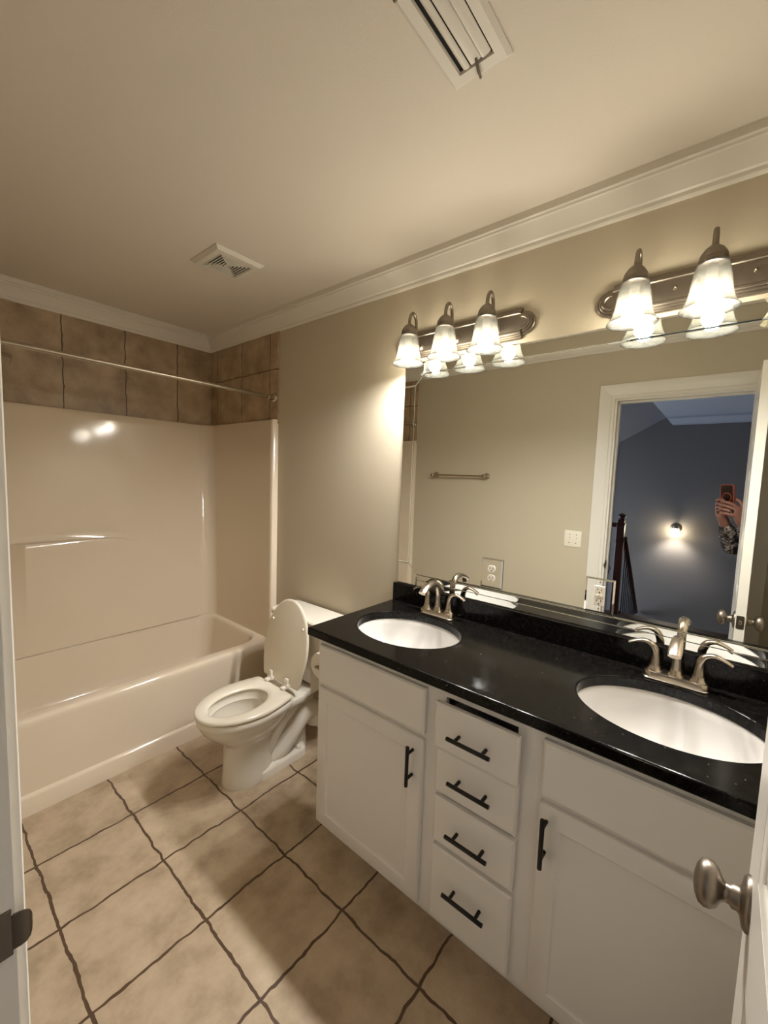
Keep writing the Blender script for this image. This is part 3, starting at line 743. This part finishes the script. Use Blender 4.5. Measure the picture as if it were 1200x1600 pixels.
# ---------------------------------------------------------------- vanity light bars
def light_bar(yc, yhalf, lamps, label, off=None):
    L_ = thing('vanity_light', label, 'light fixture', (0, yc, 2.148), 'vanity light bars above the mirror')
    zc = 2.148
    def outline(g, x):
        H = .060 - g; E = yhalf - g; R = .044 - g * .6; st = E - R - .006
        pts = []
        def half(s):
            q = [(s * (yhalf - .062), H), (s * (yhalf - .052), H - .002), (s * (yhalf - .050), H - .012)]
            cy = yhalf - .050
            for k in range(13):
                a = PI / 2 - PI * k / 12; q.append((s * (cy + (yhalf - g - cy) * math.cos(a)), (H - .014) * math.sin(a)))
            q += [(s * (yhalf - .050), -H + .012), (s * (yhalf - .052), -H + .002), (s * (yhalf - .062), -H)]
            return q
        r = half(1); l = half(-1)
        return [(x, yc + y, zc + z) for y, z in r + list(reversed(l))]
    b = B()
    loft(b, [outline(0, -.0006), outline(0, -.010), outline(.003, -.013), outline(.008, -.013), outline(.009, -.018), outline(.012, -.020), outline(.016, -.020), outline(.017, -.025), outline(.020, -.027), outline(.026, -.027), outline(.029, -.024)], False, True)
    obj('back_plate', b, M['nickeld'], L_, ang=30)
    for k, yl in enumerate(lamps[:-1]):
        yy = (yl + lamps[k + 1]) / 2
        b = B(); lathe(b, [(.006, -.023), (.006, -.026), (.004, -.031), (.0015, -.033)], (0, yy, zc + .002), 'x', 14); obj('screw_cap', b, M['nickel'], L_)
    X = -.117
    for yl in lamps:
        lit = yl != off
        b = B()
        lathe(b, [(.017, -.022), (.017, -.027), (.008, -.033)], (0, yl, 2.133), 'x', 18)
        p = spline([(-.027, yl, 2.133), (-.045, yl, 2.131), (-.058, yl, 2.142), (-.064, yl, 2.175), (-.066, yl, 2.215), (-.073, yl, 2.245), (-.091, yl, 2.259), (-.109, yl, 2.246), (X, yl, 2.22), (X, yl, 2.19)], 6)
        tube(b, p, .0068, 14); arm = obj('lamp_arm', b, M['nickeld'], L_)
        b = B(); lathe(b, [(.010, 2.206), (.013, 2.203), (.022, 2.196), (.030, 2.184), (.033, 2.178), (.033, 2.170), (.035, 2.168), (.035, 2.154), (.031, 2.152)], (X, yl, 0), 'z', 28)
        for a in (.6, 2.7, 4.8): lathe(b, [(.002, 0), (.003, .004)], (X + .035 * math.cos(a), yl + .035 * math.sin(a), 2.156), 'z', 8)
        obj('socket', b, M['nickeld'], arm)
        b = B(); pr = spline([(.035, 2.160), (.0405, 2.145), (.046, 2.115), (.050, 2.085), (.056, 2.060), (.065, 2.041), (.0715, 2.034)], 5)
        prof = pr + [(r - .003, z + .0006) for r, z in reversed(pr)]
        rings = [[(X + r * math.cos(2 * PI * i / 40), yl + r * math.sin(2 * PI * i / 40), z) for i in range(40)] for r, z in prof]
        loft(b, rings, False, False); obj('shade', b, M['shade'] if lit else M['shade_off'], arm, ang=60)
        b = B(); zb = 2.068; r_ = .030
        lathe(b, [(.001, zb - r_)] + [(r_ * math.sin(a), zb - r_ * math.cos(a)) for a in [PI * k / 16 for k in range(1, 13)]] + [(.0165, 2.0955)], (X, yl, 0), 'z', 24)
        bulb = obj('bulb', b, M['bulb'] if lit else M['bulb_off'], arm, ang=60)
        b = B(); lathe(b, [(.0172, 2.0935), (.0150, 2.108), (.0135, 2.122), (.0135, 2.152)], (X, yl, 0), 'z', 20); obj('bulb_neck', b, M['ceramic'], arm)
    return L_
light_bar(.952, .335, [1.1365, .952, .7665], 'three-lamp nickel vanity light above the mirror end near the shower')
light_bar(.083, .320, [.2715, .083, -.1055], 'three-lamp nickel vanity light nearest the open door, cut by the frame', -.1055)

# ---------------------------------------------------------------- ceiling register and exhaust grille
reg = thing('ceiling_register', 'long white louvered ceiling register with a damper lever above the doorway side', 'vent', (-.78, .54, CZ))
ry0, ry1, rx0, rx1 = .464, .618, -.948, -.647
b = B()
q = lambda g, z: [(x, y, z) for x, y in ((rx0 + g, ry0 + g), (rx1 - g, ry0 + g), (rx1 - g, ry1 - g), (rx0 + g, ry1 - g))]
loft(b, [q(0, CZ - .0005), q(0, CZ - .003), q(.010, CZ - .011), q(.032, CZ - .009), q(.034, CZ - .004), q(.034, CZ - .0005)], False, False)
obj('frame', b, M['trim'], reg, ang=20)
b = B(); box(b, rx0 + .03, rx1 - .03, ry0 + .03, ry1 - .03, CZ - .0018, CZ - .0008); obj('duct_shadow_sheet', b, M['dark'], reg)  # black sheet in place of the shadow inside the duct
for yy, hw, hv, tl in ((.5635, .0095, .006, -.25), (.5385, .0135, .003, .12), (.512, .0115, .003, .18)):
    b = B(); pr = [(hw * math.cos(a), hv * math.sin(a)) for a in [PI * k / 8 for k in range(9)]] + [(-hw * .9, -.001), (hw * .9, -.001)]
    pr = [(yy + u * math.cos(tl) - v * math.sin(tl), CZ - .0065 - (u * math.sin(tl) + v * math.cos(tl))) for u, v in pr]
    prism(b, pr, 'x', rx0 + .036, rx1 - .040); obj('louver', b, M['trim'], reg)
b = B(); tube(b, [(-.695, .535, CZ - .008), (-.672, .540, CZ - .016), (-.652, .5435, CZ - .0165)], [.003, .0035, .003], 8); obj('damper_lever', b, M['bronze'], reg)
b = B(); lathe(b, [(.006, CZ - .006), (.0055, CZ - .0115), (.002, CZ - .0125)], (-.905, .609, 0), 'z', 12); obj('screw', b, M['bronze'], reg)

fan = thing('exhaust_fan_grille', 'square white exhaust fan grille with concentric slots on the ceiling', 'vent', (-.535, 1.92, CZ))
fx, fy, fh = -.535, 1.922, .121
sq = lambda h, z: [(fx - h, fy - h, z), (fx + h, fy - h, z), (fx + h, fy + h, z), (fx - h, fy + h, z)]
b = B(); loft(b, [sq(fh, CZ - .0005), sq(fh, CZ - .004), sq(fh - .014, CZ - .016), sq(.082, CZ - .018), sq(.082, CZ - .004)], False, False); obj('frame', b, M['trim'], fan, ang=20)
b = B(); lo = sq(.083, CZ - .004); t = [lo, sq(.083, CZ - .0025)]; loft(b, t); obj('opening_shadow_sheet', b, M['dark'], fan)  # black sheet standing for the shadow above the slats
b = B()
for k in range(6):
    h0 = .079 - k * .0128; h1 = h0 - .0045
    for sx, sy, dp in ((1, 0, .0028), (-1, 0, .0028), (0, 1, .009), (0, -1, .009)):
        def e_(h, z):
            return [(fx + sx * h, fy - h, z), (fx + sx * h, fy + h, z)] if sx else [(fx - h, fy + sy * h, z), (fx + h, fy + sy * h, z)]
        a0, a1 = e_(h0, CZ - .018), e_(h1, CZ - .018); c0, c1 = e_(h0, CZ - .018 + dp), e_(h1, CZ - .018 + dp)
        loft(b, [a0 + a1[::-1], c0 + c1[::-1]])
for s in ((1, 1), (1, -1)):
    tube(b, [(fx - s[0] * .078, fy - s[1] * .078, CZ - .011), (fx + s[0] * .078, fy + s[1] * .078, CZ - .011)], .003, 6)
obj('slats', b, M['trim'], fan)

# ---------------------------------------------------------------- towel bar and switch on the doorway wall
tb = thing('towel_bar', 'brushed nickel towel bar on the wall opposite the mirror', 'towel bar', (XW, 1.772, 1.563))
b = B(); tube(b, [(XW + .066, 1.515, 1.563), (XW + .066, 2.03, 1.563)], .008, 14); obj('bar', b, M['nickel'], tb)
for yy in (1.53, 2.015):
    b = B(); lathe(b, [(.027, .0005), (.027, .006), (.022, .012), (.012, .02), (.011, .045), (.016, .052), (.016, .078), (.010, .084)], (XW, yy, 1.563), 'x', 22); obj('post', b, M['nickel'], tb)
sw = thing('light_switch', 'white double toggle switch plate beside the door casing', 'switch', (XW, .832, 1.132))
b = B(); box(b, XW + .0005, XW + .006, .774, .890, 1.074, 1.191, .002, 2); obj('switch_plate', b, M['plate'], sw)
for yy in (.809, .855):
    b = B(); box(b, XW + .006, XW + .0075, yy - .005, yy + .005, 1.12, 1.145); box(b, XW + .006, XW + .016, yy - .0035, yy + .0035, 1.135, 1.145, .001, 1); obj('toggle', b, M['plate'], sw)
    for dz in (-.03, .03):
        b = B(); lathe(b, [(.003, .0055), (.003, .0072)], (XW, yy, 1.1325 + dz), 'x', 10); obj('screw', b, M['nickel'], sw)

# ---------------------------------------------------------------- bathroom door, swung open
LX0, LX1, LY0, LY1 = -1.530, -.809, -.1075, -.072
b = B()
box(b, LX0, LX1, LY0 + .009, LY1 - .009, .012, 2.083)
st = .105; mid = (LX0 + LX1) / 2
for y0, y1 in ((LY0, LY0 + .009), (LY1 - .009, LY1)):
    box(b, LX0, LX0 + st, y0, y1, .012, 2.083); box(b, LX1 - st, LX1, y0, y1, .012, 2.083); box(b, mid - .05, mid + .05, y0, y1, .012, 2.083)
    for z0, z1 in ((.012, .25), (.86, 1.02), (1.62, 1.73), (1.965, 2.083)):
        box(b, LX0 + st, mid - .05, y0, y1, z0, z1); box(b, mid + .05, LX1 - st, y0, y1, z0, z1)
for (z0, z1) in ((.25, .86), (1.02, 1.62), (1.73, 1.965)):
    for (x0, x1) in ((LX0 + st, mid - .05), (mid + .05, LX1 - st)):
        for yb, s in ((LY0 + .009, -1), (LY1 - .009, 1)):
            qq = lambda g, y: [(x, y, z) for x, z in ((x0 + g, z0 + g), (x1 - g, z0 + g), (x1 - g, z1 - g), (x0 + g, z1 - g))]
            loft(b, [qq(0, yb + s * .0088), qq(.006, yb + s * .006), qq(.010, yb + s * .002), qq(.016, yb + s * .001), qq(.045, yb + s * .0065), qq(.05, yb + s * .007)], False, True)
door = struct('door_1', b, M['door'])
kz, kx = .936, -.850
for s, y0 in ((1, LY1), (-1, LY0)):
    b = B()
    pr = [(.033, 0), (.033, .003), (.029, .007), (.017, .010), (.0145, .013), (.0145, .019), (.0115, .022), (.011, .027), (.014, .031), (.022, .036), (.0262, .043), (.027, .050), (.0245, .057), (.017, .062), (.007, .0645)]
    rings = []
    for r, h in pr:
        ez = 1.28 if h > .03 else 1.18
        rings.append([(kx + r * math.cos(a), y0 + s * h, kz + r * ez * math.sin(a)) for a in [2 * PI * i / 32 for i in range(32)]])
    loft(b, rings); obj('door_knob', b, M['nickeld'], door, 'brushed nickel egg-shaped knob', ang=50)
b = B(); loft(b, [rrect(-.028 / 2, .028 / 2, -.03, .03, .006, z, 5) for z in (0, .002)])
bmesh.ops.transform(b, matrix=Matrix.Translation((LX1, (LY0 + LY1) / 2, kz)) @ Matrix(((0, 0, 1, 0), (1, 0, 0, 0), (0, 1, 0, 0), (0, 0, 0, 1))), verts=b.verts)
latch = obj('latch_plate', b, M['bronze'], door, 'dark latch plate on the door edge')
b = B(); box(b, LX1 + .002, LX1 + .010, -.0955, -.084, kz - .009, kz + .009, .002, 1); obj('latch_bolt', b, M['nickel'], latch)
for zz in (.28, 1.05, 1.82):
    b = B(); tube(b, [(-1.536, -.088, zz - .045), (-1.536, -.088, zz + .045)], .007, 10); box(b, LX0 - .002, LX0, -.106, -.08, zz - .045, zz + .045); obj('hinge', b, M['bronze'], door)

# ---------------------------------------------------------------- hall: stair railing, sconce
sr = thing('stair_railing', 'dark wood newel post and handrails with black iron balusters in the hall', 'railing', (-3.91, .933, 0))
b = B()
box(b, -3.95, -3.87, .893, .973, 0, 1.06, .004, 1); box(b, -3.957, -3.863, .886, .980, .86, .885, .006, 1); box(b, -3.955, -3.865, .888, .978, 1.06, 1.085, .006, 1)
box(b, -3.945, -3.875, .898, .968, 1.085, 1.125, .006, 1)
lathe(b, [(.035, 1.12), (.026, 1.135), (.026, 1.145), (.040, 1.152), (.043, 1.165), (.036, 1.182), (.015, 1.195), (.002, 1.198)], (-3.91, .933, 0), 'z', 24)
obj('newel_post', b, M['wood'], sr)
b = B(); tube(b, [(-3.91, .965, 1.055), (-3.91, 3.38, 1.055)], [(.032, .028)] * 2, 12); obj('handrail', b, M['wood'], sr)
dn = lambda t: (-3.95 - 1.2 * t, .895 - .02 * t, .90 - 1.17 * t)
b = B(); tube(b, [dn(0), dn(1)], [(.032, .03)] * 2, 12); obj('handrail', b, M['wood'], sr)
def baluster(bm, x, y, z0, z1, zb):
    tube(bm, [(x, y, z0), (x, y, zb - .04)], .0075, 8); tube(bm, [(x, y, zb + .04), (x, y, z1)], .0075, 8)
    for k in range(4):
        a0 = k * PI / 2
        tube(bm, [(x + r * math.cos(a0 + tw), y + r * math.sin(a0 + tw), zb + h) for r, tw, h in ((.004, 0, -.045), (.018, .5, -.025), (.024, 1.2, 0), (.018, 1.9, .025), (.004, 2.4, .045))], .0045, 6)
    for zz in (zb - .05, zb + .05): lathe(bm, [(.011, -.008), (.014, 0), (.011, .008)], (x, y, zz), 'z', 8)
for k in range(8):
    b = B(); baluster(b, -3.91, 1.035 + k * .13, 0, 1.03, .52); obj('baluster', b, M['iron'], sr)
for k in range(1, 10):
    p = dn(k / 10); b = B(); zb = p[2] - .45
    tube(b, [(p[0], p[1], p[2] - .95), (p[0], p[1], p[2])], .0075, 8); obj('baluster', b, M['iron'], sr)
b = B(); loft(b, [[(dn(t)[0], dn(t)[1] - .02 + y, dn(t)[2] + z) for y, z in ((0, -1.25), (.04, -1.25), (.04, -.88), (0, -.88))] for t in (0, 1)]); obj('stringer', b, M['wood'], sr)

SCX, SCY, SCZ = XE + .1, .497, .93
sc_ = thing('hall_sconce', 'lit wall sconce with a glass shade on the dark hall wall', 'lamp', (XE, SCY, SCZ))
b = B(); lathe(b, [(.062, .0005), (.062, .008), (.05, .018), (.018, .024)], (XE, SCY, SCZ + .045), 'x', 28); obj('wall_plate', b, M['nickeld'], sc_)
b = B(); tube(b, spline([(XE + .02, SCY, SCZ + .05), (XE + .07, SCY, SCZ + .06), (XE + .1, SCY, SCZ + .075), (XE + .1, SCY, SCZ + .06)], 5), .009, 10)
lathe(b, [(.012, .085), (.03, .075), (.032, .045)], (SCX, SCY, SCZ), 'z', 20); obj('arm', b, M['nickeld'], sc_)
b = B(); pr = spline([(.032, .05), (.046, .03), (.054, -.01), (.058, -.05), (.064, -.078)], 5); prof = pr + [(r - .003, z) for r, z in reversed(pr)]
loft(b, [[(SCX + r * math.cos(2 * PI * i / 32), SCY + r * math.sin(2 * PI * i / 32), SCZ + z) for i in range(32)] for r, z in prof], False, False); obj('shade', b, M['shade_hall'], sc_, ang=60)
b = B(); lathe(b, [(.002, -.045)] + [(.03 * math.sin(a), -.015 - .03 * math.cos(a)) for a in [PI * k / 10 for k in range(1, 8)]] + [(.013, .03), (.013, .05)], (SCX, SCY, SCZ), 'z', 20); obj('bulb', b, M['sbulb'], sc_, ang=60)

# ---------------------------------------------------------------- the photographer, seen in the mirror
def ph(a, b_, c): return CAM + RT * a + UP * b_ + FW * c
fone = thing('smartphone', 'smartphone in a dark case with an orange rim, held up in two hands', 'phone', tuple(ph(-.013, -.055, -.012)))
def rr2(a0, a1, b0, b1, r, c, n=6): return [ph(x, y, c) for x, y, _ in rrect(a0, a1, b0, b1, r, 0, n)]
b = B(); loft(b, [rr2(-.051, .026, -.129, .020, .012, -.0145), rr2(-.051, .026, -.129, .020, .012, -.0048)]); obj('back_panel', b, M['case'], fone)
b = B(); loft(b, [rr2(-.051, .026, -.129, .020, .012, -.0152), rr2(-.0535, .0285, -.1315, .0225, .014, -.014), rr2(-.0535, .0285, -.1315, .0225, .014, -.005), rr2(-.0515, .0265, -.1295, .0205, .012, -.0042), rr2(-.0485, .0235, -.1265, .0175, .010, -.0046)], False, False); obj('case_rim', b, M['orange'], fone, 'orange bumper rim')
b = B()
loft(b, [[ph(-.0125 + r * math.cos(t_), -.056 + r * math.sin(t_), c) for t_ in [2 * PI * i / 40 for i in range(40)]] for r, c in ((.0295, -.0048), (.0295, -.0038), (.0245, -.0038), (.0245, -.0048))], False, False); obj('ring', b, M['orange'], fone, 'orange ring on the case back')
b = B(); loft(b, [rr2(-.017, .022, -.021, .016, .010, -.0048), rr2(-.016, .021, -.020, .015, .009, -.0034)]); isl = obj('camera_island', b, M['case'], fone)
for aa, bb in ((.011, .004), (.011, -.0125), (-.006, -.004)):
    b = B(); loft(b, [[ph(aa + r * math.cos(t_), bb + r * math.sin(t_), c) for t_ in [2 * PI * i / 20 for i in range(20)]] for r, c in ((.0072, -.0036), (.0072, -.0030), (.006, -.0028))]); obj('lens', b, M['lens'], isl)

per = thing('person', 'person in a camouflage long-sleeved shirt holding up a phone with both hands', 'person', (-2.03, -.33, 0))
FH = Vector((.767, .641, 0)).normalized(); LH = Vector((-FH.y, FH.x, 0))
def J(f, l, z): return Vector((-2.03, -.33, 0)) + FH * f + LH * l + Vector((0, 0, z))
def skin(name, verts, edges, root, m, sub=2):
    me = bpy.data.meshes.new(name); off = per.location
    me.from_pydata([tuple(Vector(v[0]) - off) for v in verts], edges, [])
    o = bpy.data.objects.new(name, me); C.objects.link(o); o.parent = per
    md = o.modifiers.new('skin', 'SKIN'); md.use_smooth_shade = True
    for i, v in enumerate(verts):
        s = me.skin_vertices[0].data[i]; s.radius = v[1] if isinstance(v[1], tuple) else (v[1], v[1]); s.use_root = (i == root)
    sb = o.modifiers.new('subdivision', 'SUBSURF'); sb.levels = sub; sb.render_levels = sub
    me.materials.append(m); return o
V_ = []; E_ = []
def add(p, r, par=None):
    V_.append((p, r)); i = len(V_) - 1
    if par is not None: E_.append((par, i))
    return i
# body: pelvis, spine, neck, head
pel = add(J(0, 0, .93), .125); ab = add(J(.02, 0, 1.10), .115, pel); ch = add(J(.0, 0, 1.28), .135, ab); nb = add(J(-.01, 0, 1.415), .062, ch); nk = add(J(.015, 0, 1.475), .052, nb)
jw = add(J(.035, 0, 1.535), .066, nk); hd = add(J(.022, 0, 1.60), .084, jw); cr0 = add(J(.015, 0, 1.665), .072, hd)
wr = {}
for s in (1, -1):
    sh_ = add(J(-.01, s * .165, 1.385), .055, ch)
    el = add(J(.26, .15 if s > 0 else -.10, 1.13), .038, sh_)
    if s > 0:      # left hand: knuckles outside the phone, fingers curled across its lower half
        w_ = add(ph(-.068, -.205, -.050), .030, el); pa = add(ph(-.074, -.140, -.022), (.030, .036), w_)
        for k, bb in enumerate((-.078, -.100, -.122, -.144)):
            a = add(ph(-.070, bb, -.006), .0105, pa); c_ = add(ph(-.058 - .003 * (k % 2), bb + .006, .012), .0098, a); d_ = add(ph(-.034, bb + .010, .0125), .0088, c_); add(ph(-.012 - .004 * k, bb + .006, .0085), .0074, d_)
        t1 = add(ph(-.078, -.105, -.036), .0125, pa); t2 = add(ph(-.060, -.078, -.030), .0105, t1); add(ph(-.034, -.060, -.027), .009, t2)
    else:          # right hand: laid over the left, fingers pointing up across the case
        w_ = add(ph(.046, -.215, -.050), .031, el); pa = add(ph(.050, -.150, -.012), (.032, .040), w_)
        for k, (ra, rb, ta, tb_) in enumerate(((.046, -.098, -.020, -.072), (.044, -.120, -.034, -.092), (.040, -.142, -.036, -.116), (.034, -.162, -.026, -.142))):
            a = add(ph(ra, rb, .010), .0108, pa); c_ = add(ph(ra * .45 + ta * .25 + .006, rb * .6 + tb_ * .4 + .004, .030), .0100, a); d_ = add(ph(ta * .62, rb * .25 + tb_ * .75 + .003, .0315), .0090, c_); add(ph(ta, tb_, .0265), .0076, d_)
        t1 = add(ph(.058, -.112, -.036), .0128, pa); t2 = add(ph(.044, -.080, -.032), .0112, t1); add(ph(.016, -.064, -.029), .0092, t2)
for s in (1, -1):
    hp = add(J(0, s * .095, .86), .095, pel); kn = add(J(.02, s * .105, .50), .058, hp); an = add(J(-.01, s * .11, .09), .038, kn); add(J(.13, s * .12, .035), .034, an)
skin('body', V_, E_, 0, M['skin'])
# camouflage shirt: torso and sleeves to the wrist
V_ = []; E_ = []
pel = add(J(0, 0, .88), .152); ab = add(J(.015, 0, 1.08), .145, pel); ch = add(J(.0, 0, 1.28), .158, ab); add(J(-.01, 0, 1.425), .074, ch)
for s in (1, -1):
    sh_ = add(J(-.01, s * .175, 1.375), .076, ch); m1 = add(J(.12, s * .172, 1.25), .064, sh_)
    el = add(J(.26, .15 if s > 0 else -.10, 1.125), .053, m1)
    wp = ph(-.066, -.222, -.060) if s > 0 else ph(.044, -.232, -.060)
    fm = V_[el][0].lerp(wp, .55); f_ = add(fm, .051, el); add(wp, .040, f_)
skin('shirt', V_, E_, 0, M['camo'])
V_ = []; E_ = []
pel = add(J(0, 0, .92), .150)
for s in (1, -1):
    hp = add(J(0, s * .098, .82), .112, pel); kn = add(J(.02, s * .107, .50), .075, hp); add(J(-.01, s * .11, .075), .06, kn)
skin('trousers', V_, E_, 0, M['denim'])
V_ = []; E_ = []
h0 = add(J(-.035, 0, 1.56), .070); h1 = add(J(-.025, 0, 1.64), .086, h0); add(J(.005, 0, 1.70), .070, h1)
skin('hair', V_, E_, 0, M['hair'])
for s in (1, -1):
    b = B(); lathe(b, [(.001, -.011), (.008, -.0078), (.011, 0), (.008, .0078), (.001, .011)], tuple(J(.098, s * .031, 1.605)), 'z', 12); obj('eye', b, M['lens'], per)
    b = B(); lathe(b, [(.001, -.03), (.012, -.02), (.016, .005), (.012, .022), (.001, .03)], tuple(J(.01, s * .086, 1.60)), 'z', 12); obj('ear', b, M['skin'], per)
    b = B(); p0, p1 = J(-.06, s * .115, .04), J(.20, s * .125, .035); tube(b, [p0, J(-.04, s * .115, .05), J(.06, s * .12, .05), J(.15, s * .123, .04), p1], [.03, .045, .045, .04, .02], 14); obj('shoe', b, M['black'], per)
b = B(); tube(b, [J(.095, 0, 1.612), J(.115, 0, 1.59), J(.125, 0, 1.572), J(.105, 0, 1.562)], [.008, .011, .014, .008], 12); obj('nose', b, M['skin'], per)
b = B(); tube(b, [J(.088, -.024, 1.537), J(.098, 0, 1.537), J(.088, .024, 1.537)], [.003, .006, .003], 10); obj('mouth', b, mat('lips', '9a5f52', .5), per)
